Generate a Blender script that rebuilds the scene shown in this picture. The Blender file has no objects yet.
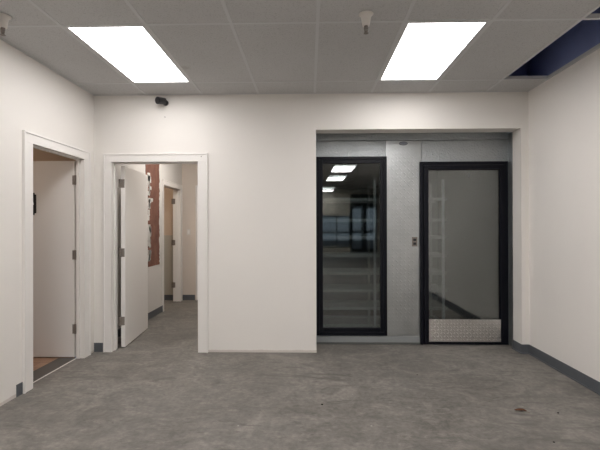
import bpy, bmesh, math, random
from mathutils import Vector, Matrix
random.seed(7)
C = bpy.context.scene
COL = C.collection
# ------------------------------------------------------------------ camera
def make_camera():
    yaw, pitch, roll = .0220, .0032, .0024
    F = Vector((-math.sin(yaw), math.cos(yaw), 0)); R = Vector((math.cos(yaw), math.sin(yaw), 0)); U = Vector((0, 0, 1))
    F2 = F * math.cos(pitch) + U * math.sin(pitch); U2 = U * math.cos(pitch) - F * math.sin(pitch)
    R3 = R * math.cos(roll) - U2 * math.sin(roll); U3 = R * math.sin(roll) + U2 * math.cos(roll)
    m = Matrix((R3, U3, -F2)).transposed().to_4x4(); m.translation = (0, 0, 1.36)
    cd = bpy.data.cameras.new('camera'); cam = bpy.data.objects.new('camera', cd); COL.objects.link(cam)
    cd.sensor_width = 36; cd.lens = 424.4 / 600 * 36; cd.clip_start = .05; cam.matrix_world = m
    C.camera = cam
make_camera()
# ------------------------------------------------------------------ world and exposure
w = bpy.data.worlds.new('world'); C.world = w; w.use_nodes = True
w.node_tree.nodes['Background'].inputs[0].default_value = (.62, .74, .9, 1)
w.node_tree.nodes['Background'].inputs[1].default_value = .32
C.view_settings.view_transform = 'Standard'; C.view_settings.look = 'None'
C.view_settings.gamma = 1; C.view_settings.use_curve_mapping = False
C.view_settings.exposure = 0.65
LENS_POWER = 8.0          # emission of every troffer lens in the main room
HALL_FILL_POWER = 7.2  # emission of the unseen fill panel added in the hallway
# ------------------------------------------------------------------ dimensions (metres)
H = 2.791
XL, XR, YB = -2.346, 2.340, 4.577
XG, YA, GX, GY = -1.767, 4.200, .6096, 1.2192
YC = 4.92                     # face of the cooler
# ------------------------------------------------------------------ materials
class NT:
    def __init__(s, name):
        s.m = bpy.data.materials.new(name); s.m.use_nodes = True; s.t = s.m.node_tree
        s.b = s.t.nodes['Principled BSDF']; s.out = s.t.nodes['Material Output']; s._c = None
    def n(s, typ, **k):
        x = s.t.nodes.new(typ)
        for a, b in k.items(): setattr(x, a, b)
        return x
    def l(s, a, b): s.t.links.new(a, b)
    def coord(s):
        if s._c is None: s._c = s.n('ShaderNodeNewGeometry').outputs['Position']
        return s._c
    def noise(s, scale, detail=4, rough=.5, vec=None, dist=0):
        x = s.n('ShaderNodeTexNoise'); x.inputs['Scale'].default_value = scale; x.inputs['Detail'].default_value = detail
        x.inputs['Roughness'].default_value = rough; x.inputs['Distortion'].default_value = dist
        s.l(vec or s.coord(), x.inputs['Vector']); return x.outputs[0]
    def scale(s, v):
        x = s.n('ShaderNodeMapping'); x.inputs['Scale'].default_value = v; s.l(s.coord(), x.inputs['Vector']); return x.outputs[0]
    def ramp(s, fac, stops):
        x = s.n('ShaderNodeValToRGB'); e = x.color_ramp.elements
        while len(e) < len(stops): e.new(.5)
        for i, (p, c) in enumerate(stops):
            e[i].position = p; e[i].color = (*c, 1) if len(c) == 3 else c
        s.l(fac, x.inputs[0]); return x.outputs[0]
    def math(s, op, a, b=None, c=None):
        x = s.n('ShaderNodeMath', operation=op)
        for i, v in enumerate((a, b, c)):
            if v is None: continue
            if isinstance(v, (int, float)): x.inputs[i].default_value = v
            else: s.l(v, x.inputs[i])
        return x.outputs[0]
    def mix(s, fac, a, b, mode='MIX'):
        x = s.n('ShaderNodeMix', data_type='RGBA', blend_type=mode)
        for i, v in ((0, fac), (6, a), (7, b)):
            if isinstance(v, (int, float)): x.inputs[i].default_value = v
            elif isinstance(v, tuple): x.inputs[i].default_value = (*v, 1)
            else: s.l(v, x.inputs[i])
        return x.outputs[2]
    def bump(s, h, strength=.2, dist=.01):
        x = s.n('ShaderNodeBump'); x.inputs['Strength'].default_value = strength; x.inputs['Distance'].default_value = dist
        s.l(h, x.inputs['Height']); s.l(x.outputs[0], s.b.inputs['Normal'])
    def set(s, col=None, rough=None, metal=None, spec=None):
        if col is not None:
            if isinstance(col, tuple): s.b.inputs['Base Color'].default_value = (*col, 1)
            else: s.l(col, s.b.inputs['Base Color'])
        if rough is not None:
            if isinstance(rough, (int, float)): s.b.inputs['Roughness'].default_value = rough
            else: s.l(rough, s.b.inputs['Roughness'])
        if metal is not None: s.b.inputs['Metallic'].default_value = metal
        if spec is not None: s.b.inputs['Specular IOR Level'].default_value = spec
        return s
def vary(c, k): return tuple(min(1, v * k) for v in c)
def paint(name, c, rough=.55, amt=.04, bump=.03, spec=.3):
    n = NT(name); f = n.noise(1.3, 5)
    n.set(n.ramp(f, [(.3, vary(c, 1 - amt)), (.7, vary(c, 1 + amt * .4))]), rough, spec=spec)
    n.bump(n.noise(140, 2), bump, .004); return n.m
M = {}
def wall_mat(name, c, base_dirt=True):
    n = NT(name); f = n.noise(.9, 6, .6)
    col = n.ramp(f, [(.3, vary(c, .965)), (.7, c)])
    # faint scuffs
    sc = n.noise(1.0, 6, .75, n.scale((5, 5, 1.5)), .8)
    col = n.mix(n.ramp(sc, [(.70, (0, 0, 0)), (.80, (.25, .25, .25))]), col, vary(c, .86))
    if base_dirt:   # ragged dirty strip where the wall base was pulled off
        sp = n.n('ShaderNodeSeparateXYZ'); n.l(n.coord(), sp.inputs[0])
        edge = n.math('ADD', sp.outputs[2], n.math('MULTIPLY', n.noise(5, 6, .75), -.045))
        d = n.ramp(edge, [(0, (.55, .55, .55)), (.004, (0, 0, 0))])
        col = n.mix(d, col, (.50, .43, .38))
    n.set(col, .6, spec=.25); n.bump(n.noise(90, 3), .05, .004); return n.m
WHITE = (.80, .765, .72)
M['wall'] = wall_mat('wall_paint', WHITE)
M['wall_right'] = wall_mat('right_wall_paint_brightened', (.865, .825, .78), False)  # wall white raised above the others; the extra brightness is painted-in light
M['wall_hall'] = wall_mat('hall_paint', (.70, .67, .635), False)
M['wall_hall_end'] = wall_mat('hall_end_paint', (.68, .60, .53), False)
M['wall_warm'] = paint('warm_beige_paint', (.60, .47, .36))
M['wainscot'] = paint('grey_wainscot', (.46, .43, .37), .35)
M['trim'] = paint('trim_gloss_white', (.80, .77, .735), .32, .02, .02, .5)
M['door'] = paint('door_white', (.80, .77, .735), .38, .02, .02, .45)
M['base'] = paint('grey_vinyl_base', (.105, .112, .122), .45, .1, .02, .4)
M['cove'] = paint('cooler_base_grey', (.27, .28, .28), .4, .06)
M['cove_dark'] = paint('cooler_base_dark', (.10, .105, .10), .5, .06)
M['black'] = paint('black_anodised', (.0035, .004, .008), .38, .1, .0, .22)
M['black_plastic'] = paint('black_plastic', (.018, .018, .02), .42, .1, .0, .45)
M['lens_dark'] = paint('camera_lens', (.006, .006, .009), .08, .1, .0, .6)
M['navy'] = paint('navy_plenum', (.27, .33, .62), .8, .15)
M['rear_beige'] = paint('rear_beige_panel', (.62, .58, .50), .6)
M['plastic_white'] = paint('white_plastic', (.70, .66, .61), .35, .02)
M['sign_white'] = paint('sign_white', (.75, .75, .75), .5, .02)
M['badge_grey'] = paint('badge_grey', (.22, .23, .26), .35)
M['leaf'] = paint('dry_leaf', (.20, .085, .045), .7, .3)
M['chip'] = paint('dark_chip', (.035, .03, .025), .7, .3)
M['ground'] = paint('asphalt', (.12, .12, .12), .9, .2)
M['white_paper'] = paint('torn_paper_white', (.70, .68, .64), .8, .08, .3)
def metal(name, c, rough, bump=0, scale=60):
    n = NT(name); f = n.noise(8, 4); n.set(n.ramp(f, [(.3, vary(c, .9)), (.7, c)]), rough, 1.0)
    if bump: n.bump(n.noise(scale, 3), bump, .003)
    return n.m
M['steel'] = metal('brushed_steel', (.55, .53, .50), .35)
M['bronze'] = paint('hinge_metal', (.20, .17, .145), .4, .05, 0, .6)
M['shelf_metal'] = paint('shelf_grey_white', (.66, .67, .66), .4)
M['post_metal'] = paint('bright_post', (.88, .89, .90), .35)
def galv(name, c, mode):
    n = NT(name)
    sp = n.n('ShaderNodeSeparateXYZ'); n.l(n.coord(), sp.inputs[0])
    if mode == 'stucco':
        v = n.n('ShaderNodeTexVoronoi', feature='SMOOTH_F1'); v.inputs['Scale'].default_value = 55; n.l(n.coord(), v.inputs['Vector'])
        h = v.outputs['Distance']; st = .8; dist = .008
    else:                                   # raised lozenges turned by turns, as on tread plate
        s = {'tread': .034, 'fine': .042}[mode]
        u = n.math('DIVIDE', sp.outputs[0], s); vv = n.math('DIVIDE', sp.outputs[2], s)
        fu = n.math('FLOOR', u); fv = n.math('FLOOR', vv)
        par = n.math('ABSOLUTE', n.math('MODULO', n.math('ADD', n.math('ADD', fu, fv), 1000), 2))
        sg = n.math('SUBTRACT', n.math('MULTIPLY', par, 2), 1)
        a = n.math('SUBTRACT', n.math('SUBTRACT', u, fu), .5); b = n.math('SUBTRACT', n.math('SUBTRACT', vv, fv), .5)
        p = n.math('MULTIPLY', n.math('ADD', a, n.math('MULTIPLY', b, sg)), .7071)
        q = n.math('MULTIPLY', n.math('SUBTRACT', b, n.math('MULTIPLY', a, sg)), .7071)
        d = n.math('ADD', n.math('POWER', n.math('DIVIDE', n.math('ABSOLUTE', p), .52), 2), n.math('POWER', n.math('DIVIDE', n.math('ABSOLUTE', q), .17), 2))
        h = n.math('MAXIMUM', n.math('SUBTRACT', 1, d), 0); st = {'tread': 1.0, 'fine': .5}[mode]; dist = {'tread': .004, 'fine': .003}[mode]
    f = n.noise(5, 5, .6)
    n.set(n.ramp(f, [(.3, vary(c, .88)), (.7, c)]), {'stucco': .42, 'fine': .38, 'tread': .30}[mode], .9)
    n.bump(h, st, dist); return n.m
M['galv'] = galv('galvanised_stucco', (.44, .46, .465), 'stucco')
M['galv_fine'] = metal('embossed_diamond_panel', (.50, .515, .51), .34, .25, 40)
M['tread'] = metal('aluminium_tread_plate', (.78, .755, .72), .30, .15)
def concrete():
    n = NT('concrete_floor')
    big = n.noise(.75, 6, .62, None, .6); mid = n.noise(3.2, 7, .68, None, 1.6); fine = n.noise(26, 5, .7)
    streak = n.noise(3.2, 7, .72, n.scale((1.2, 3.6, 1)), 1.2)
    c = n.ramp(big, [(.30, (.140, .128, .113)), (.5, (.178, .164, .146)), (.72, (.215, .199, .180))])
    c = n.mix(.75, c, n.ramp(mid, [(.28, (.24, .235, .23)), (.5, (.50, .50, .50)), (.70, (.76, .755, .75))]), 'OVERLAY')
    c = n.mix(n.ramp(streak, [(.56, (0, 0, 0)), (.60, (.5, .5, .5)), (.66, (0, 0, 0))]), c, (.27, .245, .215))
    c = n.mix(n.ramp(n.noise(1.6, 5, .6, None, 1.0), [(.60, (0, 0, 0)), (.74, (.55, .55, .55))]), c, (.085, .077, .068))
    c = n.mix(.55, c, n.ramp(fine, [(.3, (.30, .30, .30)), (.7, (.68, .68, .68))]), 'OVERLAY')
    sc = n.noise(1.0, 5, .7, n.scale((1.0, 2.6, 1)), 3.0)
    c = n.mix(n.ramp(sc, [(.36, (.6, .6, .6)), (.42, (0, 0, 0))]), c, (.105, .096, .086))
    vz = n.n('ShaderNodeTexVoronoi'); vz.inputs['Scale'].default_value = 3.2; n.l(n.coord(), vz.inputs['Vector'])
    c = n.mix(n.ramp(vz.outputs['Distance'], [(.016, (.8, .8, .8)), (.024, (0, 0, 0))]), c, (.42, .40, .37))
    n.set(c, n.ramp(mid, [(.3, (.50, .50, .50)), (.7, (.72, .72, .72))]), spec=.35)
    n.bump(n.math('ADD', n.math('MULTIPLY', mid, .7), n.math('MULTIPLY', fine, .25)), .35, .012)
    return n.m
M['concrete'] = concrete()
def wood():
    n = NT('brown_plank_floor')
    f = n.noise(3, 6, .6, n.scale((1.5, 14, 1)), 1)
    br = n.n('ShaderNodeTexBrick'); br.inputs['Scale'].default_value = 1; br.inputs['Brick Width'].default_value = .9
    br.inputs['Row Height'].default_value = .15; br.inputs['Mortar Size'].default_value = .003
    br.inputs['Color1'].default_value = (.30, .165, .10, 1); br.inputs['Color2'].default_value = (.36, .21, .13, 1); br.inputs['Mortar'].default_value = (.12, .07, .05, 1)
    n.l(n.coord(), br.inputs['Vector'])
    n.set(n.mix(.4, br.outputs[0], n.ramp(f, [(.3, (.3, .3, .3)), (.7, (.65, .65, .65))]), 'OVERLAY'), .4); return n.m
M['wood'] = wood()
M['strip'] = paint('dark_transition_strip', (.105, .095, .085), .6, .15)
def brownboard():
    n = NT('torn_brown_backing'); f = n.noise(7, 6, .7, n.scale((1, 1, .6)), 1)
    n.set(n.ramp(f, [(.3, (.13, .052, .035)), (.55, (.19, .082, .055)), (.75, (.26, .13, .09))]), .8); n.bump(f, .4, .02); return n.m
M['brown'] = brownboard()
def tile():
    n = NT('ceiling_tile')
    f = n.noise(240, 3, .7); g = n.noise(1.2, 4)
    c = n.ramp(g, [(.3, (.535, .53, .525)), (.7, (.585, .58, .575))])
    pits = n.ramp(n.noise(110, 3, .75), [(.30, (.62, .62, .62)), (.45, (1, 1, 1))])
    c = n.mix(1.0, c, pits, 'MULTIPLY')
    # water mark on one tile
    sp = n.n('ShaderNodeSeparateXYZ'); n.l(n.coord(), sp.inputs[0])
    dx = n.math('DIVIDE', n.math('SUBTRACT', sp.outputs[0], -1.13), .075); dy = n.math('DIVIDE', n.math('SUBTRACT', sp.outputs[1], 3.80), .07)
    d = n.math('ADD', n.math('ADD', n.math('MULTIPLY', dx, dx), n.math('MULTIPLY', dy, dy)), n.math('MULTIPLY', n.noise(20, 3), .8))
    c = n.mix(n.ramp(d, [(.3, (.5, .5, .5)), (1.0, (0, 0, 0))]), c, (.33, .31, .29))
    n.set(c, .9, spec=.1); n.bump(f, .5, .004); return n.m
M['tile'] = tile()
M['grid'] = paint('grid_white', (.59, .59, .59), .5, .03, .0)
def emit(name, c, s):
    n = NT(name); n.b.inputs['Base Color'].default_value = (.8, .8, .8, 1)
    f = n.noise(3, 2)
    n.l(n.ramp(f, [(.3, vary(c, .97)), (.7, c)]), n.b.inputs['Emission Color']); n.b.inputs['Emission Strength'].default_value = s; return n.m
M['lens'] = emit('troffer_lens', (1.0, .98, .98), LENS_POWER * .82)
M['lens_rear'] = emit('rear_troffer_lens', (1.0, .98, .98), LENS_POWER * 1.2)
M['fill_hall'] = emit('hall_fill_lens', (1.0, .95, .90), HALL_FILL_POWER)
M['fill_warm'] = emit('warm_fill_lens', (1.0, .83, .68), 14.0)  # added warm fill for the room inside the left doorway
M['fill_far'] = emit('far_room_fill_lens', (1.0, .84, .68), 30.0)  # added warm fill for the room off the hallway
def glass(name, tint, refl):
    n = NT(name); tr = n.n('ShaderNodeBsdfTransparent'); tr.inputs[0].default_value = (*tint, 1)
    gl = n.n('ShaderNodeBsdfGlossy'); gl.inputs['Roughness'].default_value = 0; gl.inputs[0].default_value = (1, 1, .98, 1)
    fr = n.n('ShaderNodeFresnel'); fr.inputs[0].default_value = 1.3
    sm = n.n('ShaderNodeTexNoise'); sm.inputs['Scale'].default_value = 2
    mx = n.n('ShaderNodeMixShader'); n.l(n.math('ADD', fr.outputs[0], refl), mx.inputs[0])
    n.l(tr.outputs[0], mx.inputs[1]); n.l(gl.outputs[0], mx.inputs[2]); n.l(mx.outputs[0], n.out.inputs[0]); return n.m
M['glass'] = glass('cooler_glass', (.82, .84, .84), .062)
M['glass_clear'] = glass('storefront_glass', (.93, .96, .96), .02)
# ------------------------------------------------------------------ mesh helpers
def box(bm, x0, x1, y0, y1, z0, z1, bev=0):
    r = bmesh.ops.create_cube(bm, size=1)['verts']
    for v in r:
        v.co = Vector(((x0 + x1) / 2 + v.co.x * abs(x1 - x0), (y0 + y1) / 2 + v.co.y * abs(y1 - y0), (z0 + z1) / 2 + v.co.z * abs(z1 - z0)))
    if bev:
        es = list({e for v in r for e in v.link_edges})
        bmesh.ops.bevel(bm, geom=es, offset=bev, segments=2, affect='EDGES', profile=.6)
def cyl(bm, a, b, r0, r1=None, seg=20):
    a = Vector(a); b = Vector(b); r1 = r0 if r1 is None else r1; d = b - a
    m = Matrix.Translation((a + b) / 2) @ d.to_track_quat('Z', 'Y').to_matrix().to_4x4()
    bmesh.ops.create_cone(bm, cap_ends=True, segments=seg, radius1=r0, radius2=r1, depth=d.length, matrix=m)
def lathe(bm, prof, center, seg=28):
    # prof: list of (radius, z) going down; revolved round the vertical through center
    rings = []
    for r, z in prof:
        rings.append([bm.verts.new((center[0] + r * math.cos(t * 2 * math.pi / seg), center[1] + r * math.sin(t * 2 * math.pi / seg), center[2] + z)) for t in range(seg)])
    for a, b in zip(rings, rings[1:]):
        for i in range(seg): bm.faces.new((a[i], a[(i + 1) % seg], b[(i + 1) % seg], b[i]))
    bm.faces.new(rings[0]); bm.faces.new(rings[-1][::-1])
def obj(name, bm, mat, parent=None, smooth=False):
    bmesh.ops.recalc_face_normals(bm, faces=bm.faces)
    me = bpy.data.meshes.new(name); bm.to_mesh(me); bm.free(); me.materials.append(M[mat])
    if smooth:
        for p in me.polygons: p.use_smooth = True
    o = bpy.data.objects.new(name, me); COL.objects.link(o)
    if parent is not None:
        o.parent = parent; o.matrix_parent_inverse = Matrix.Identity(4)
        pw = Vector((0, 0, 0)); q = parent
        while q: pw += q.location; q = q.parent
        me.transform(Matrix.Translation(-pw))
    return o
def boxes(name, lst, mat, parent=None, bev=0):
    bm = bmesh.new()
    for b in lst: box(bm, *b[:6], b[6] if len(b) > 6 else bev)
    return obj(name, bm, mat, parent)
def tag(o, label=None, cat=None, group=None, kind=None):
    if label: o['label'] = label
    if cat: o['category'] = cat
    if group: o['group'] = group
    if kind: o['kind'] = kind
    return o
def empty(name, loc, label, cat, group=None, kind=None):
    o = bpy.data.objects.new(name, None); COL.objects.link(o); o.location = loc; o.empty_display_size = .05
    return tag(o, label, cat, group, kind)
def copy_tree(o, parent=None):
    c = o.copy(); COL.objects.link(c); c.parent = parent
    for ch in [k for k in bpy.data.objects if k.parent == o and k.name in COL.objects]: copy_tree(ch, c)
    return c
def struct(name, lst, mat, label, cat, bev=0):
    return tag(boxes(name, lst, mat, None, bev), label, cat, None, 'structure')
# ------------------------------------------------------------------ floor
RX0, RX1, RY0, YJ = -5.0, 4.4, -9.6, -3.0      # the wide part of the room behind the camera
struct('floor', [(RX0, RX1, RY0, YJ, -.1, 0), (XL - .075, XR + .15, YJ, 4.9, -.1, 0), (-2.421, 2.6, 4.9, 8.0, -.1, 0)], 'concrete',
       'mottled grey-brown bare concrete floor with trowel marks', 'floor')
struct('floor_side_room', [(-4.4, -2.60, 2.4, 4.65, -.1, .002)], 'wood', 'brown plank floor inside the left doorway', 'floor')
struct('trim_threshold', [(-2.60, -2.422, 3.53, 4.34, -.1, .003)], 'strip', 'dark strip between concrete and brown planks in the left doorway', 'threshold')
tag(boxes('trim_floor_seam', [(-2.4215, -2.4075, 3.53, 4.34, -.01, .002)], 'white_paper'), 'thin white seam line across the left doorway floor', 'seam', None, 'structure')
struct('floor_far_room', [(-4.4, -2.421, 5.4, 8.0, -.1, 0)], 'concrete', 'concrete floor of the room off the hallway', 'floor')
# ------------------------------------------------------------------ main walls
T2 = .13
AX0, AX1, AZ = .074, 2.261, 2.402       # alcove opening
wb = struct('wall_back', [
    (XL - .075, -2.168, YB, YB + T2, 0, H + .02), (-2.168, -1.186, YB, YB + T2, 2.083, H + .02), (-1.186, AX0 - .06, YB, YB + T2, 0, H + .02),
    (AX0 - .06, AX0, YB, YB + .19, 0, H + .02),
    (AX0, AX1, YB, YB + .19, AZ, H + .02), (AX1, XR + .1, YB, YB + .19, 0, H + .02)], 'wall',
    'white painted back wall with a doorway and a wide recess', 'wall')
struct('wall_left', [
    (XL - .075, XL, YJ, 3.508, 0, H + .02), (XL - .075, XL, 3.508, 4.375, 2.083, H + .02), (XL - .075, XL, 4.375, YB, 0, H + .02),
    (RX0, XL, YJ - .1, YJ, 0, H)], 'wall', 'white painted left wall with a cased doorway', 'wall')
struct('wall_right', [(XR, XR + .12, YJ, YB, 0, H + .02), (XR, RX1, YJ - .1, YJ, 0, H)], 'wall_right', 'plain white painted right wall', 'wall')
# rear of the room, seen only mirrored in the glass
struct('wall_rear', [
    (RX0, -2.9, RY0 - .15, RY0, 0, H), (-2.9, 2.1, RY0 - .15, RY0, 1.72, H), (-2.9, 2.1, RY0 - .15, RY0, 0, .25),
    (3.35, RX1, RY0 - .15, RY0, 0, H), (2.1, 3.35, RY0 - .15, RY0, 2.7, H),
    (RX0 - .1, RX0, RY0, YJ, 0, H), (RX1, RX1 + .1, RY0, YJ, 0, H)], 'rear_beige', 'beige front wall of the room with storefront windows', 'wall')
w1 = empty('window_1', (-.4, RY0 - .08, .25), 'wide storefront window strip in the front wall', 'window', None, 'structure')
fr = [(-2.9, 2.1, RY0 - .12, RY0 - .04, .25, .31), (-2.9, 2.1, RY0 - .12, RY0 - .04, 1.66, 1.72), (-2.9, 2.1, RY0 - .12, RY0 - .04, .92, 1.0)]
for x in (-2.9, -1.7, -.5, .7, 1.45, 2.04): fr.append((x, x + .06, RY0 - .12, RY0 - .04, .25, 1.72))
boxes('window_frame', fr, 'black', w1)
boxes('pane', [(-2.88, 2.08, RY0 - .085, RY0 - .079, .27, 1.70)], 'glass_clear', w1)
d5 = empty('door_5', (2.72, RY0 - .08, 0), 'dark framed entrance doors in the front wall', 'door', None, 'structure')
fr = [(2.1, 3.35, RY0 - .12, RY0 - .03, 2.05, 2.7), (2.1, 3.35, RY0 - .12, RY0 - .03, 0, .22), (2.1, 3.35, RY0 - .12, RY0 - .03, .92, 1.05)]
for x in (2.1, 2.62, 2.74, 3.25): fr.append((x, x + .1, RY0 - .12, RY0 - .03, 0, 2.3))
boxes('door_frame', fr, 'black', d5)
boxes('pane', [(2.12, 3.33, RY0 - .08, RY0 - .074, .05, 2.2)], 'glass_clear', d5)
struct('ground_outside', [(-14, 14, -26, RY0 - .16, -.2, -.1)], 'ground', 'asphalt outside the front windows', 'ground')
# ------------------------------------------------------------------ ceiling: tiles, grid, lights and the open bay
rows = [YB] + [YA - GY * k for k in range(0, 12)] + [RY0]
def cells_x(x0, x1):
    k0 = math.floor((x0 - XG) / GX); xs = [x0]
    for k in range(k0, k0 + 30):
        x = XG + GX * k
        if x0 + .02 < x < x1 - .02: xs.append(x)
    return xs + [x1]
LX = [XG + GX * .5, XG + GX * 4.5]
LY = [YA - GY * (k + .5) for k in (0, 2, 4, 6, 10)]
bm = bmesh.new(); bg = bmesh.new(); tb = .012
for j in range(len(rows) - 1):
    y1, y0 = rows[j], rows[j + 1]
    wide = (y0 + y1) / 2 < YJ
    xs = cells_x(RX0, RX1) if wide else cells_x(XL, XR)
    for a, b in zip(xs, xs[1:]):
        mx, my = (a + b) / 2, (y0 + y1) / 2
        if any(abs(mx - lx) < .1 and abs(my - ly) < .2 for lx in LX for ly in LY): continue
        if not wide and mx > 1.9 and .0 < my - 1.76 < 2.44: continue        # two tiles are missing along the right wall
        box(bm, a, b, y0, y1, H + .003, H + .02)
    for x in xs[1:-1]: box(bg, x - tb, x + tb, y0, y1, H, H + .035)
    if j: box(bg, xs[0], xs[-1], y1 - tb, y1 + tb, H + .0005, H + .034)
for (a, b, c, d) in ((XL, XL + .016, YJ, YB), (XR - .014, XR, YJ, YB), (XL, XR, YB - .016, YB)): box(bg, a, b, c, d, H - .001, H + .03)
ceil = tag(obj('ceiling', bm, 'tile'), 'grey speckled drop ceiling of two by four foot tiles', 'ceiling', None, 'structure')
tag(obj('ceiling_grid', bg, 'grid', ceil))
struct('ceiling_upper', [(RX0 - .1, RX1 + .1, RY0 - .2, 5.0, 3.45, 3.55), (XR + .0, XR + .12, YJ, 5.0, H + .02, 3.45), (XL - .12, XR + .1, YB + .02, YB + .14, H + .02, 3.45),
       (XL - .12, XL, YJ, 5.0, H + .02, 3.45), (RX0 - .1, RX0, RY0, YJ, H, 3.45), (RX1, RX1 + .1, RY0, YJ, H, 3.45), (RX0, RX1, RY0 - .15, RY0, H, 3.45),
       (RX0, XL, YJ - .1, YJ, H, 3.45), (XR, RX1, YJ - .1, YJ, H, 3.45)],
       'navy', 'dark navy space above the missing ceiling tiles', 'ceiling')
def troffer(x, y, label, mat='lens', z=H, group='recessed ceiling light panels'):
    t = empty('ceiling_light', (x, y, z), label, 'ceiling light', group)
    hx, hy = GX / 2 - tb, GY / 2 - tb; ix, iy = hx - .023, hy - .018
    boxes('frame', [(x - hx, x - ix, y - hy, y + hy, z + .001, z + .03), (x + ix, x + hx, y - hy, y + hy, z + .001, z + .03),
                    (x - ix, x + ix, y - hy, y - iy, z + .001, z + .03), (x - ix, x + ix, y + iy, y + hy, z + .001, z + .03)], 'grid', t)
    boxes('housing', [(x - hx, x + hx, y - hy, y + hy, z + .03, z + .10)], 'grid', t)
    boxes('diffuser', [(x - ix, x + ix, y - iy, y + iy, z + .006, z + .014)], mat, t)
    return t
names = [('bright white panel light left of the room, near the security camera', 'bright white panel light right of centre, above the recess')]
for i, y in enumerate(LY):
    for k, x in enumerate(LX):
        if i == 0: lb = names[0][k]
        else: lb = 'white panel light behind the camera in the %s column, %s from the back wall' % (('left', 'right')[k], ('', 'second', 'third', 'fourth', 'last')[i])
        troffer(x, y, lb, 'lens' if i == 0 else 'lens_rear')
# ------------------------------------------------------------------ side rooms
struct('wall_side_room', [(-4.5, -4.4, 2.3, 4.65, 0, 2.6), (-4.5, -2.422, 4.60, 4.70, 0, 2.6), (-4.5, -2.422, 2.3, 2.4, 0, 2.6)], 'wall_warm', 'warm beige walls of the room inside the left doorway', 'wall')
struct('ceiling_side_room', [(-4.5, -2.422, 2.3, 4.7, 2.5, 2.6)], 'wall_warm', 'ceiling of the room inside the left doorway', 'ceiling')
HX = -2.36
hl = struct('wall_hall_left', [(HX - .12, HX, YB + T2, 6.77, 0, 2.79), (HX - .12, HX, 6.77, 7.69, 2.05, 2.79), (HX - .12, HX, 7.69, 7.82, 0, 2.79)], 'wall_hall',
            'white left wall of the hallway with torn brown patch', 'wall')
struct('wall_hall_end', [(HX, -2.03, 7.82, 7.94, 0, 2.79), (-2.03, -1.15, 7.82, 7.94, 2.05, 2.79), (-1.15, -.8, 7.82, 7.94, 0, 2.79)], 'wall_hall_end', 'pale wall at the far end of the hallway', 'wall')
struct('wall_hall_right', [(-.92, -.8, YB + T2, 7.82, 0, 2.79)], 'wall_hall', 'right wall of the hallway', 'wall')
struct('ceiling_hall', [(-4.5, -.8, 4.708, 7.94, 2.79, 2.85)], 'tile', 'ceiling of the hallway', 'ceiling')
struct('wall_far_room', [(-4.4, HX - .12, 7.82, 7.94, 1.20, 2.79), (-4.4, HX - .12, 5.3, 5.4, 0, 2.79), (-4.5, -4.4, 5.3, 7.94, 0, 2.79)], 'wall_warm', 'warm beige upper wall of the room off the hallway', 'wall')
struct('wall_wainscot', [(-4.4, HX - .12, 7.815, 7.94, 0, 1.20)], 'wainscot', 'greyish lower wall panel of the room off the hallway', 'wall')
# torn patch on the hallway wall
def ragged(y0, y1, z0, z1, step, amp, x0, x1, seed):
    rnd = random.Random(seed); pts = []
    n = int((z1 - z0) / step)
    for i in range(n + 1): pts.append((y1 + rnd.uniform(-amp, amp), z0 + (z1 - z0) * i / n))
    for i in range(n, -1, -1): pts.append((y0 + rnd.uniform(-amp, amp), z0 + (z1 - z0) * i / n))
    bm = bmesh.new(); a = [bm.verts.new((x1, y, z)) for y, z in pts]; b = [bm.verts.new((x0, y, z)) for y, z in pts]
    bm.faces.new(a); bm.faces.new(b[::-1])
    for i in range(len(pts)): j = (i + 1) % len(pts); bm.faces.new((a[i], b[i], b[j], a[j]))
    return bm
p = obj('torn_patch', ragged(6.06, 6.63, .77, 2.45, .04, .010, HX, HX + .004, 3), 'brown', hl); p['label'] = 'exposed rough brown backing with ragged white edges'
rnd = random.Random(5)
bm = ragged(6.62, 6.72, .76, 2.46, .03, .018, HX, HX + .007, 8)
for i in range(26):
    z = rnd.uniform(.85, 2.1); y = 6.19 + rnd.gauss(0, .04); h = rnd.uniform(.05, .16); wd = rnd.uniform(.04, .10)
    b2 = ragged(y - wd / 2, y + wd / 2, z, z + h, .02, .012, HX + .004, HX + .008, 20 + i)
    me = bpy.data.meshes.new('scraps_tmp'); b2.to_mesh(me); b2.free(); bm.from_mesh(me); bpy.data.meshes.remove(me)
obj('paper_scraps', bm, 'white_paper', p)
# ------------------------------------------------------------------ baseboards
B = .098
def base_run(name, pts, label, mat='base', h=B, t=.008):
    # pts: list of (x0,x1,y0,y1) footprints; with a small cove toe
    l = []
    for a in pts: l.append((a[0], a[1], a[2], a[3], 0, h, .002))
    return tag(boxes(name, l, mat), label, 'baseboard', None, 'structure')
br = base_run('baseboard_right', [(XR - .008, XR, YJ, YB, ), (AX1 - .008, XR - .008, YB - .008, YB), (AX1 - .008, AX1, YB, YB + .19)], 'dark grey vinyl base along the right wall and recess corner')
tag(boxes('cove_toe', [(XR - .020, XR - .008, YJ, YB - .008, 0, .010, .003), (AX1 - .020, XR - .020, YB - .020, YB - .008, 0, .010, .003), (AX1 - .020, AX1 - .008, YB - .008, YB + .19, 0, .010, .003)], 'base', br))
base_run('baseboard_left', [(XL, XL + .008, 3.345, 3.413)], 'short scrap of dark grey base beside the left doorway casing')
base_run('baseboard_back', [(XL, -2.237, YB - .008, YB)], 'short scrap of dark grey base in the corner between the two doorways')
base_run('baseboard_hall', [(HX, HX + .008, YB + T2, 6.755), (HX, HX + .008, 7.79, 7.82), (HX, -2.12, 7.812, 7.82)], 'dark grey base along the hallway walls')
base_run('baseboard_far_room', [(-4.3, HX - .12, 7.806, 7.815)], 'dark grey base in the room off the hallway')
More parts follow.
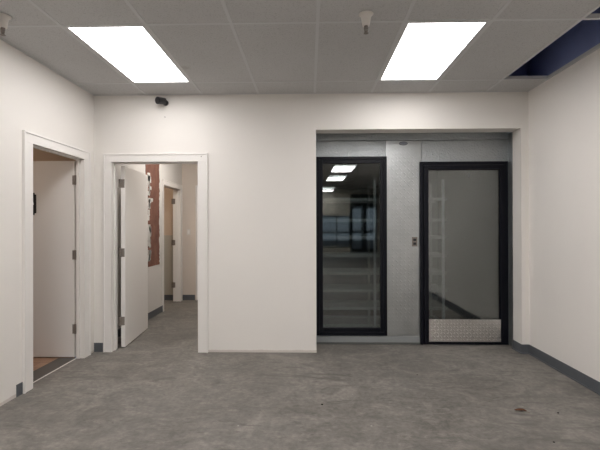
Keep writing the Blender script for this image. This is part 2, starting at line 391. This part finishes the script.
# ------------------------------------------------------------------ doors
def hinge(parent, x, y, z, face):        # two leaves and a knuckle; face 'x' = leaf on a plane facing the camera
    bm = bmesh.new()
    cyl(bm, (x, y, z - .05), (x, y, z + .05), .007)
    for k in range(-2, 3): cyl(bm, (x, y, z + k * .02 - .008), (x, y, z + k * .02 + .008), .0085)
    if face == 'y': box(bm, x, x + .036, y - .002, y + .001, z - .048, z + .048); box(bm, x - .030, x, y - .002, y + .001, z - .048, z + .048)
    else: box(bm, x - .001, x + .002, y - .034, y, z - .048, z + .048); box(bm, x, x + .03, y - .002, y + .001, z - .048, z + .048)
    return obj('hinge', bm, 'bronze', parent)
# door_1 in the left wall
d1 = empty('door_1', (XL, 3.96, 0), 'cased doorway in the left wall, white door swung inward', 'door', None, 'structure')
cz = .018
def casing_left(y0, y1, w0, w1, wt, zt, x, par):
    bm = bmesh.new()
    box(bm, x, x + cz, y0 - w0, y0, 0, zt, .002); box(bm, x, x + cz, y1, y1 + w1, 0, zt, .002); box(bm, x, x + cz, y0 - w0, y1 + w1, zt, zt + wt, .002)
    # raised back band
    e = .014
    box(bm, x, x + cz + .006, y0 - w0 - .002, y0 - w0 + e, 0, zt + wt - e, .002); box(bm, x, x + cz + .006, y1 + w1 - e, y1 + w1 + .002, 0, zt + wt - e, .002); box(bm, x, x + cz + .006, y0 - w0 - .002, y1 + w1 + .002, zt + wt - e, zt + wt + .002, .002)
    obj('casing', bm, 'trim', par)
casing_left(3.528, 4.345, .112, .116, .090, 2.062, XL, d1)
boxes('jamb', [(XL - .075, XL + .002, 3.508, 3.528, 0, 2.082), (XL - .075, XL + .002, 4.345, 4.375, 0, 2.082), (XL - .075, XL + .002, 3.528, 4.345, 2.062, 2.082),
               (XL - .062, XL - .03, 3.528, 3.540, 0, 2.062, .002), (XL - .062, XL - .03, 4.333, 4.345, 0, 2.062, .002), (XL - .062, XL - .03, 3.540, 4.333, 2.05, 2.062, .002)], 'trim', d1)
lf = boxes('door_leaf', [(-3.237, -2.434, 4.347, 4.391, .012, 2.045, .002)], 'door', d1)
for z in (.303, 1.07, 1.846): hinge(lf, -2.4255, 4.3465, z, 'y')
bm = bmesh.new(); cyl(bm, (-3.21, 4.347, .95), (-3.21, 4.339, .95), .03); cyl(bm, (-3.21, 4.339, .95), (-3.21, 4.305, .95), .011); bmesh.ops.create_uvsphere(bm, u_segments=16, v_segments=10, radius=.027, matrix=Matrix.Translation((-3.21, 4.29, .95)))
obj('knob', bm, 'steel', lf, True)
# restroom sign on the leaf
sx, sz = -2.930, 1.60
sg = empty('restroom_sign', (sx, 4.347, sz), 'small black sign with white figure on the left doorway door', 'sign')
bm = bmesh.new(); box(bm, sx - .095, sx + .095, 4.341, 4.347, sz - .115, sz + .115); 
es = [e for e in bm.edges if abs((e.verts[0].co - e.verts[1].co).y) > .005]; bmesh.ops.bevel(bm, geom=es, offset=.018, segments=5, affect='EDGES')
obj('plate', bm, 'black_plastic', sg)
bm = bmesh.new()
for fx, skirt in ((-.045, 0), (.045, 1)):
    cyl(bm, (sx + fx, 4.3415, sz + .085), (sx + fx, 4.339, sz + .085), .012)
    if skirt:
        v = [bm.verts.new((sx + fx + a, y, sz + b)) for y in (4.3415, 4.339) for a, b in ((-.010, .068), (.010, .068), (.028, -.01), (-.028, -.01))]
        bm.faces.new(v[:4]); bm.faces.new(v[4:][::-1])
        for i in range(4): j = (i + 1) % 4; bm.faces.new((v[i], v[4 + i], v[4 + j], v[j]))
    else: box(bm, sx + fx - .016, sx + fx + .016, 4.339, 4.3415, sz + .005, sz + .068)
    for q in (-.009, .009): box(bm, sx + fx + q - .005, sx + fx + q + .005, 4.339, 4.3415, sz - .04, sz + .005)
box(bm, sx - .002, sx + .002, 4.339, 4.3415, sz - .04, sz + .095)
obj('figures', bm, 'sign_white', sg)
# door_2 in the back wall
d2 = empty('door_2', (-1.677, YB, 0), 'cased doorway in the back wall, white door swung into the hallway', 'door', None, 'structure')
def casing_back(x0, x1, w0, w1, wt, zt, y, par):
    bm = bmesh.new(); e = .014
    box(bm, x0 - w0, x0, y - cz, y, 0, zt, .002); box(bm, x1, x1 + w1, y - cz, y, 0, zt, .002); box(bm, x0 - w0, x1 + w1, y - cz, y, zt, zt + wt, .002)
    box(bm, x0 - w0 - .002, x0 - w0 + e, y - cz - .006, y, 0, zt + wt - e, .002); box(bm, x1 + w1 - e, x1 + w1 + .002, y - cz - .006, y, 0, zt + wt - e, .002); box(bm, x0 - w0 - .002, x1 + w1 + .002, y - cz - .006, y, zt + wt - e, zt + wt + .002, .002)
    return obj('casing', bm, 'trim', par)
casing_back(-2.148, -1.206, .088, .107, .090, 2.063, YB, d2)
boxes('jamb', [(-2.168, -2.148, YB - .002, YB + T2, 0, 2.083), (-1.206, -1.186, YB - .002, YB + T2, 0, 2.083), (-2.148, -1.206, YB - .002, YB + T2, 2.063, 2.083),
               (-2.148, -2.136, YB + .045, YB + .08, 0, 2.063, .002), (-1.218, -1.206, YB + .045, YB + .08, 0, 2.063, .002), (-2.136, -1.218, YB + .045, YB + .08, 2.051, 2.063, .002)], 'trim', d2)
ang = math.radians(5.4)
bm = bmesh.new(); box(bm, -.045, 0, 0, .893, .012, 2.045, .002)
lf = obj('door_leaf', bm, 'door'); lf.parent = d2; lf.location = Vector((-2.068, 4.722, 0)) - d2.location; lf.rotation_euler = (0, 0, ang)
def sub(name, bm, mat, par, smooth=False):
    o = obj(name, bm, mat, None, smooth); o.parent = par; return o
for z in (.303, 1.07, 1.846):
    bm = bmesh.new(); x, y = -.048, -.012
    for k in range(-2, 3): cyl(bm, (x, y, z + k * .02 - .0095), (x, y, z + k * .02 + .0095), .008)
    box(bm, x, x + .042, -.003, 0, z - .048, z + .048); box(bm, x - .022, x, -.008, -.005, z - .048, z + .048)
    sub('hinge', bm, 'bronze', lf)
bm = bmesh.new(); cyl(bm, (-.045, .83, .90), (-.053, .83, .90), .03); cyl(bm, (-.053, .83, .90), (-.085, .83, .90), .011)
bmesh.ops.create_uvsphere(bm, u_segments=16, v_segments=10, radius=.026, matrix=Matrix.Translation((-.10, .83, .90))); sub('knob', bm, 'steel', lf, True)
bm = bmesh.new(); box(bm, -.034, -.011, .893, .895, .87, .93); box(bm, -.030, -.008, .895, .915, .888, .908, .004); sub('latch', bm, 'steel', lf)
# door_3 off the hallway, leaf gone, hinges left on the jamb
d3 = empty('door_3', (HX, 7.28, 0), 'doorway off the hallway into a beige room', 'door', None, 'structure')
casing_left(6.79, 7.67, .028, .095, .085, 2.035, HX, d3)
boxes('jamb', [(HX - .12, HX + .002, 6.77, 6.79, 0, 2.05), (HX - .12, HX + .002, 7.67, 7.69, 0, 2.05), (HX - .12, HX + .002, 6.79, 7.67, 2.035, 2.05),
               (HX - .07, HX - .035, 7.658, 7.67, 0, 2.035, .002)], 'trim', d3)
for z in (.30, 1.07, 1.82): hinge(d3, HX - .115, 7.665, z, 'y')
d4 = empty('door_4', (-1.59, 7.82, 0), 'closed white door at the far end of the hallway', 'door', None, 'structure')
casing_back(-2.01, -1.17, .09, .09, .085, 2.035, 7.82, d4)
lf = boxes('door_leaf', [(-2.01, -1.17, 7.85, 7.894, .01, 2.035, .002)], 'door', d4)
boxes('jamb', [(-2.03, -2.01, 7.818, 7.94, 0, 2.05), (-1.17, -1.15, 7.818, 7.94, 0, 2.05), (-2.01, -1.17, 7.818, 7.94, 2.035, 2.05)], 'trim', d4)
# unseen fill lights added to brighten the hallway and the side rooms
t = empty('hallway_fill_light', (-1.6, 6.3, 2.79), 'unseen panel light added to brighten the hallway', 'ceiling light')
boxes('frame', [(-1.9, -1.3, 5.7, 6.9, 2.76, 2.79, .004)], 'grid', t); boxes('diffuser', [(-1.88, -1.32, 5.72, 6.88, 2.752, 2.76)], 'fill_hall', t)
t = empty('side_room_fill_light', (-3.3, 3.5, 2.5), 'unseen warm light added to brighten the room inside the left doorway', 'ceiling light')
bm = bmesh.new(); lathe(bm, [(.16, 0), (.16, -.02), (.15, -.025)], (-3.3, 3.5, 2.5)); obj('frame', bm, 'grid', t)
bm = bmesh.new(); lathe(bm, [(.145, -.025), (.13, -.05), (.08, -.07), (.02, -.075)], (-3.3, 3.5, 2.5)); obj('diffuser', bm, 'fill_warm', t, True)
t = empty('far_room_fill_light', (-3.2, 6.8, 2.79), 'unseen warm light added to brighten the room off the hallway', 'ceiling light')
bm = bmesh.new(); lathe(bm, [(.16, 0), (.16, -.02), (.15, -.025)], (-3.2, 6.8, 2.79)); obj('frame', bm, 'grid', t)
bm = bmesh.new(); lathe(bm, [(.145, -.025), (.13, -.05), (.08, -.07), (.02, -.075)], (-3.2, 6.8, 2.79)); obj('diffuser', bm, 'fill_far', t, True)
# ------------------------------------------------------------------ walk-in cooler
ck = empty('walk_in_cooler', (1.18, YC, 0), 'galvanised walk-in cooler front with black framed glass, set in the recess', 'walk-in cooler')
CX0, CX1, CY1, CZ = -.55, 2.285, 7.6, 2.62
WX0, WX1, WZ0, WZ1 = .079, .893, .100, 2.163        # window frame outer
DX0, DX1, DZ0, DZ1 = 1.268, 2.268, .003, 2.098     # door frame outer
g = .0025; th = .10
boxes('window_wall_panel', [(CX0, WX0, YC, YC + th, .09, 2.345, .002), (WX0, .882 - g, YC, YC + th, WZ1, 2.345, .002), (WX0, .882, YC, YC + th, .06, WZ0)], 'galv', ck)
bm = bmesh.new(); box(bm, .882 + g, 1.297 - g, YC, YC + th, DZ1, 2.345); box(bm, .882 + g, 1.297 - g, YC, YC + th, .05, DZ1)
def lozenges(bm, x0, x1, z0, z1, y, s_, L, W, hgt):
    for i in range(int((x1 - x0) / s_)):
        for j in range(int((z1 - z0) / s_)):
            cx, cz_ = x0 + s_ * (i + .6), z0 + s_ * (j + .6); an = math.pi / 4 * (1 if (i + j) % 2 else -1)
            P = []
            for rr_, dy in ((1.0, 0), (.5, hgt)):
                P.append([bm.verts.new((cx + rr_ * (u * math.cos(an) - v * math.sin(an)), y - dy, cz_ + rr_ * (u * math.sin(an) + v * math.cos(an))))
                          for u, v in ((-L, 0), (-L / 2, W), (L / 2, W), (L, 0), (L / 2, -W), (-L / 2, -W))])
            for k in range(6): bm.faces.new((P[0][k], P[0][(k + 1) % 6], P[1][(k + 1) % 6], P[1][k]))
            bm.faces.new(P[1])
lozenges(bm, .890, 1.280, .10, 2.30, YC, .046, .022, .0055, .0012)
obj('middle_wall_panel', bm, 'galv_fine', ck)
boxes('door_wall_panel', [(1.297 + g, 2.262 - g, YC, YC + th, DZ1, 2.345, .002)], 'galv', ck)
boxes('corner_post', [(2.262 + g, CX1, YC - .001, YC + th, DZ1 + .0, 2.345, .001), (DX1, CX1, YC + .002, YC + th, 0, DZ1)], 'galv', ck)
boxes('header_trim', [(CX0, CX1, YC - .006, YC + th, 2.352, 2.62, .002)], 'galv', ck)
boxes('closure_angle', [(CX1, CX1 + .004, YB + .20, YC + .1, 0, 2.42), (CX1, CX1 + .02, YB + .20, YB + .204, 0, 2.42), (AX0, CX1, YB + .20, YC - .007, 2.43, 2.434)], 'galv', ck)
boxes('base_cove', [(AX0 - .1, DX0, YC - .010, YC - .001, .022, .092, .002)], 'cove', ck)
boxes('base_sealant', [(AX0 - .1, DX0, YC - .018, YC - .001, 0, .022, .003)], 'cove_dark', ck)
boxes('shell', [(CX0 - .1, CX0, YC, CY1, 0, CZ), (CX1, CX1 + .1, YC + .11, CY1, 0, CZ), (CX0 - .1, CX1 + .1, CY1, CY1 + .1, 0, CZ), (CX0 - .1, CX1 + .1, YC + .005, CY1 + .1, CZ, CZ + .1)], 'galv', ck)
# badge, an oval maker's plate
bx, bz = 1.086, 2.313
bm = bmesh.new(); cyl(bm, (0, 0, 0), (0, -.003, 0), .5, seg=36)
for v in bm.verts: v.co.x = bx + v.co.x * .100; v.co.z = bz + v.co.z * .044; v.co.y += YC - .0005
bd = obj('badge', bm, 'base', ck)
bm = bmesh.new(); cyl(bm, (0, -.003, 0), (0, -.0042, 0), .5, seg=36)
for v in bm.verts: v.co.x = bx + v.co.x * .086; v.co.z = bz + v.co.z * .030; v.co.y += YC - .0005
bf = obj('badge_face', bm, 'badge_grey', bd)
def frame_ring(bm, x0, x1, z0, z1, y0, y1, w, wb=None, bev=.003):
    wb = wb or w
    box(bm, x0, x0 + w, y0, y1, z0, z1, bev); box(bm, x1 - w, x1, y0, y1, z0, z1, bev)
    box(bm, x0 + w, x1 - w, y0, y1, z1 - w, z1, bev); box(bm, x0 + w, x1 - w, y0, y1, z0, z0 + wb, bev)
def glass_pack(x0, x1, z0, z1, y, par, tx=0, tz=0):
    cx, czz = (x0 + x1) / 2, (z0 + z1) / 2
    for k, (dy, rx, rz) in enumerate(((0, 0, 0), (.014, .0036, -.0024))):
        bm = bmesh.new(); box(bm, x0 - cx, x1 - cx, -.002, .002, z0 - czz, z1 - czz)
        o = obj('glass_pane', bm, 'glass'); o.parent = par; o.location = Vector((cx, y + dy, czz)) - ck.location - par.location; o.rotation_euler = (rx + tx, 0, rz + tz)
# fixed display window
wn = bpy.data.objects.new('display_window', None); COL.objects.link(wn); wn.parent = ck; wn['label'] = 'tall dark glass panel in black frame'
bm = bmesh.new(); frame_ring(bm, WX0, WX1, WZ0, WZ1, YC - .022, YC + .04, .036, .040); obj('outer_frame', bm, 'black', wn)
bm = bmesh.new(); frame_ring(bm, WX0 + .036, WX1 - .036, WZ0 + .040, WZ1 - .036, YC - .012, YC + .03, .040, .048); obj('inner_frame', bm, 'black', wn)
glass_pack(WX0 + .066, WX1 - .066, WZ0 + .07, WZ1 - .066, YC + .004, wn, .004, .008)
# swing door
dr = bpy.data.objects.new('glass_door', None); COL.objects.link(dr); dr.parent = ck; dr['label'] = 'black framed glass door with tread plate kick panel'
bm = bmesh.new(); frame_ring(bm, DX0, DX1, DZ0, DZ1, YC - .030, YC + .05, .040, .012); obj('outer_frame', bm, 'black', dr)
bm = bmesh.new(); frame_ring(bm, DX0 + .043, DX1 - .043, DZ0 + .014, DZ1 - .043, YC - .045, YC + .02, .046, .022); obj('door_sash', bm, 'black', dr)
bm = bmesh.new(); frame_ring(bm, DX0 + .088, DX1 - .088, DZ0 + .036, DZ1 - .088, YC - .026, YC + .01, .010, .01, .001); obj('glazing_bead', bm, 'black', dr)
glass_pack(DX0 + .09, DX1 - .09, DZ0 + .05, DZ1 - .09, YC - .012, dr)
bm = bmesh.new(); box(bm, 1.366, 2.192, YC - .034, YC - .030, .034, .293, .001)
lozenges(bm, 1.366, 2.192, .034, .293, YC - .034, .037, .020, .0058, .0045)
obj('kick_plate', bm, 'tread', dr)
boxes('threshold', [(DX0 + .03, DX1 + .0, YC - .06, YC + .02, 0, .006, .001)], 'steel', dr)
bm = bmesh.new(); box(bm, 1.815, 1.835, YC - .018, YC - .0145, 1.915, 1.965, .001); cyl(bm, (1.825, YC - .018, 1.925), (1.825, YC - .030, 1.920), .005); obj('hook', bm, 'cove', dr)
# switch beside the door
def switch(x, y, z, w, h, pm, rm, label, n):
    t = empty('light_switch', (x, y, z), label, 'light switch')
    boxes('cover_plate', [(x - w / 2, x + w / 2, y - .006, y, z - h / 2, z + h / 2, .002)], pm, t)
    for k in range(n):
        zz = z + (.022 - .044 * k if n == 2 else 0); hh = .014 if n == 2 else .032
        boxes('rocker', [(x - w * .28, x + w * .28, y - .011, y - .006, zz - hh, zz + hh, .002)], rm, t)
switch(1.213, YC + .001, 1.180, .062, .108, 'bronze', 'black_plastic', 'small metal switch plate with two black rockers beside the cooler door', 2)
switch(-2.235, 7.82, 1.26, .07, .115, 'plastic_white', 'trim', 'white light switch on the far hallway wall', 1)
# shelving in the cooler
sh = empty('cooler_shelving', (.65, 5.35, 0), 'metal shelving rack inside the cooler behind the glass', 'shelving rack')
SX0, SX1, SY0, SY1 = -.35, 1.66, 5.13, 5.62
for x in (SX0, .785, 1.60):
    for y in (SY0 - .03, SY1):
        boxes('post', [(x - .014, x + .014, y, y + .03, 0, 1.92, .002)], 'post_metal' if y < SY0 else 'shelf_metal', sh)
for z in (.18, .385, .60, .81, 1.02, 1.24, 1.45, 1.70):
    bm = bmesh.new(); box(bm, SX0, SX1, SY0, SY0 + .012, z - .035, z, .002); box(bm, SX0, SX1, SY1 - .012, SY1, z - .035, z)
    for i in range(9): yy = SY0 + .03 + i * .054; cyl(bm, (SX0, yy, z - .004), (SX1, yy, z - .004), .0035, seg=6)
    for i in range(14): xx = SX0 + .03 + i * .15; cyl(bm, (xx, SY0, z - .010), (xx, SY1, z - .010), .004, seg=6)
    obj('shelf', bm, 'shelf_metal', sh)
ev = empty('evaporator_unit', (.9, 6.9, 2.2), 'cooling unit with round fan guard hung inside the cooler', 'cooling unit')
boxes('housing', [(.2, 1.7, 6.75, 7.25, 2.0, 2.45, .01)], 'shelf_metal', ev)
for x in (.6, 1.3):
    bm = bmesh.new()
    for r in (.05, .09, .13, .17):
        for i in range(24):
            a0, a1 = i * math.pi / 12, (i + 1) * math.pi / 12
            cyl(bm, (x + r * math.cos(a0), 6.73, 2.22 + r * math.sin(a0)), (x + r * math.cos(a1), 6.73, 2.22 + r * math.sin(a1)), .003, seg=5)
    cyl(bm, (x, 6.72, 2.22), (x, 6.75, 2.22), .03); obj('fan_guard', bm, 'black', ev)
# ------------------------------------------------------------------ sprinklers
def sprinkler(x, y, label):
    t = empty('sprinkler', (x, y, H), label, 'sprinkler', 'ceiling sprinkler heads')
    bm = bmesh.new(); lathe(bm, [(.050, 0), (.048, -.004), (.036, -.010), (.030, -.04), (.024, -.078), (.018, -.080)], (x, y, H)); obj('escutcheon', bm, 'plastic_white', t, True)
    bm = bmesh.new(); cyl(bm, (x, y, H - .078), (x, y, H - .095), .014); cyl(bm, (x, y, H - .095), (x, y, H - .128), .005)
    cyl(bm, (x - .013, y, H - .095), (x - .006, y, H - .126), .003, seg=8); cyl(bm, (x + .013, y, H - .095), (x + .006, y, H - .126), .003, seg=8)
    cyl(bm, (x, y, H - .126), (x, y, H - .130), .016); obj('head', bm, 'bronze', t)
sprinkler(.386, 2.87, 'sprinkler head in a white cup between the two panel lights')
sprinkler(-2.075, 2.83, 'sprinkler head in a white cup at the top left corner')
# ------------------------------------------------------------------ security camera
sc = empty('security_camera', (-1.555, YB, 2.705), 'small black security camera high on the back wall', 'security camera')
bm = bmesh.new(); cyl(bm, (-1.558, YB, 2.705), (-1.558, YB - .022, 2.705), .032, .030, 28); obj('mount', bm, 'black_plastic', sc, False)
bm = bmesh.new(); cyl(bm, (-1.558, YB - .02, 2.705), (-1.575, YB - .055, 2.712), .013); bmesh.ops.create_uvsphere(bm, u_segments=16, v_segments=10, radius=.018, matrix=Matrix.Translation((-1.575, YB - .055, 2.712))); obj('arm', bm, 'black_plastic', sc, True)
a = Vector((-1.566, YB - .045, 2.712)); d = Vector((-.46, -.88, -.16)).normalized()
bm = bmesh.new(); cyl(bm, a - d * .01, a + d * .085, .036, .038, 28); cyl(bm, a - d * .02, a - d * .01, .024, .031, 28); obj('body', bm, 'black_plastic', sc)
bm = bmesh.new(); cyl(bm, a + d * .085, a + d * .088, .030, .028, 28); obj('lens', bm, 'lens_dark', sc)
bm = bmesh.new(); cyl(bm, (-1.566, YB, 2.552), (-1.566, YB - .004, 2.552), .006, .005, 12); tag(obj('wall_screw', bm, 'bronze'), 'tiny screw in the back wall below the security camera', 'screw')
bm = bmesh.new(); cyl(bm, (-1.165, YB - cz, 2.118), (-1.165, YB - cz - .002, 2.118), .006, .005, 12); tag(obj('casing_screw', bm, 'bronze'), 'tiny screw at the top right corner of the hallway door casing', 'screw')
# ------------------------------------------------------------------ bits on the floor
def leaf():
    bm = bmesh.new(); n = 9; top = []; bot = []
    for i in range(n + 1):
        t = i / n; wd = .018 * math.sin(math.pi * min(1, t * 1.02)) ** .8 + .0008
        z = .004 + .010 * math.sin(t * 3.1) + .004 * (t > .6); x = (t - .5) * .085
        top.append((x, wd, z + .006)); bot.append((x, -wd, z))
    for dz in (0,):
        A = [bm.verts.new(p) for p in top]; Mi = [bm.verts.new((a[0], 0, a[2] - .005)) for a in top]; Bv = [bm.verts.new(p) for p in bot]
        for i in range(n): bm.faces.new((A[i], A[i + 1], Mi[i + 1], Mi[i])); bm.faces.new((Mi[i], Mi[i + 1], Bv[i + 1], Bv[i]))
    bmesh.ops.solidify(bm, geom=bm.faces[:], thickness=.0012)
    cyl(bm, (.040, 0, .006), (.062, -.004, .003), .0016, .001, 6)
    mz = min(v.co.z for v in bm.verts)
    for v in bm.verts: v.co.z -= mz
    o = obj('dry_leaf', bm, 'leaf'); return o
l = leaf(); l.location = (1.545, 3.15, 0); l.rotation_euler = (0, 0, -.35); l.scale = (.95, .75, .9); tag(l, 'curled reddish-brown dry leaf on the concrete floor at right', 'leaf')
bm = bmesh.new(); bmesh.ops.create_icosphere(bm, subdivisions=2, radius=.008)
rr = random.Random(2)
for v in bm.verts: v.co *= rr.uniform(.75, 1.2); v.co.z *= .5
mz = min(v.co.z for v in bm.verts)
for v in bm.verts: v.co.z -= mz
chip = obj('floor_chip', bm, 'chip'); first = True
for x, y, s, lb in ((.093, 3.236, 1.0, 'dark chip on the floor near the bottom centre'), (1.80, 3.12, .9, 'dark chip on the floor right of the dry leaf'),
                    (1.53, 2.70, .8, 'dark chip on the floor in front of the dry leaf'), (.98, 3.9, .7, 'dark chip on the floor in front of the cooler glass')):
    o = chip if first else chip.copy()
    if not first: COL.objects.link(o)
    first = False; o.location = (x, y, 0); o.scale = (s, s, s); o.rotation_euler = (0, 0, x * 5); tag(o, lb, 'debris', 'dark chips on the floor')
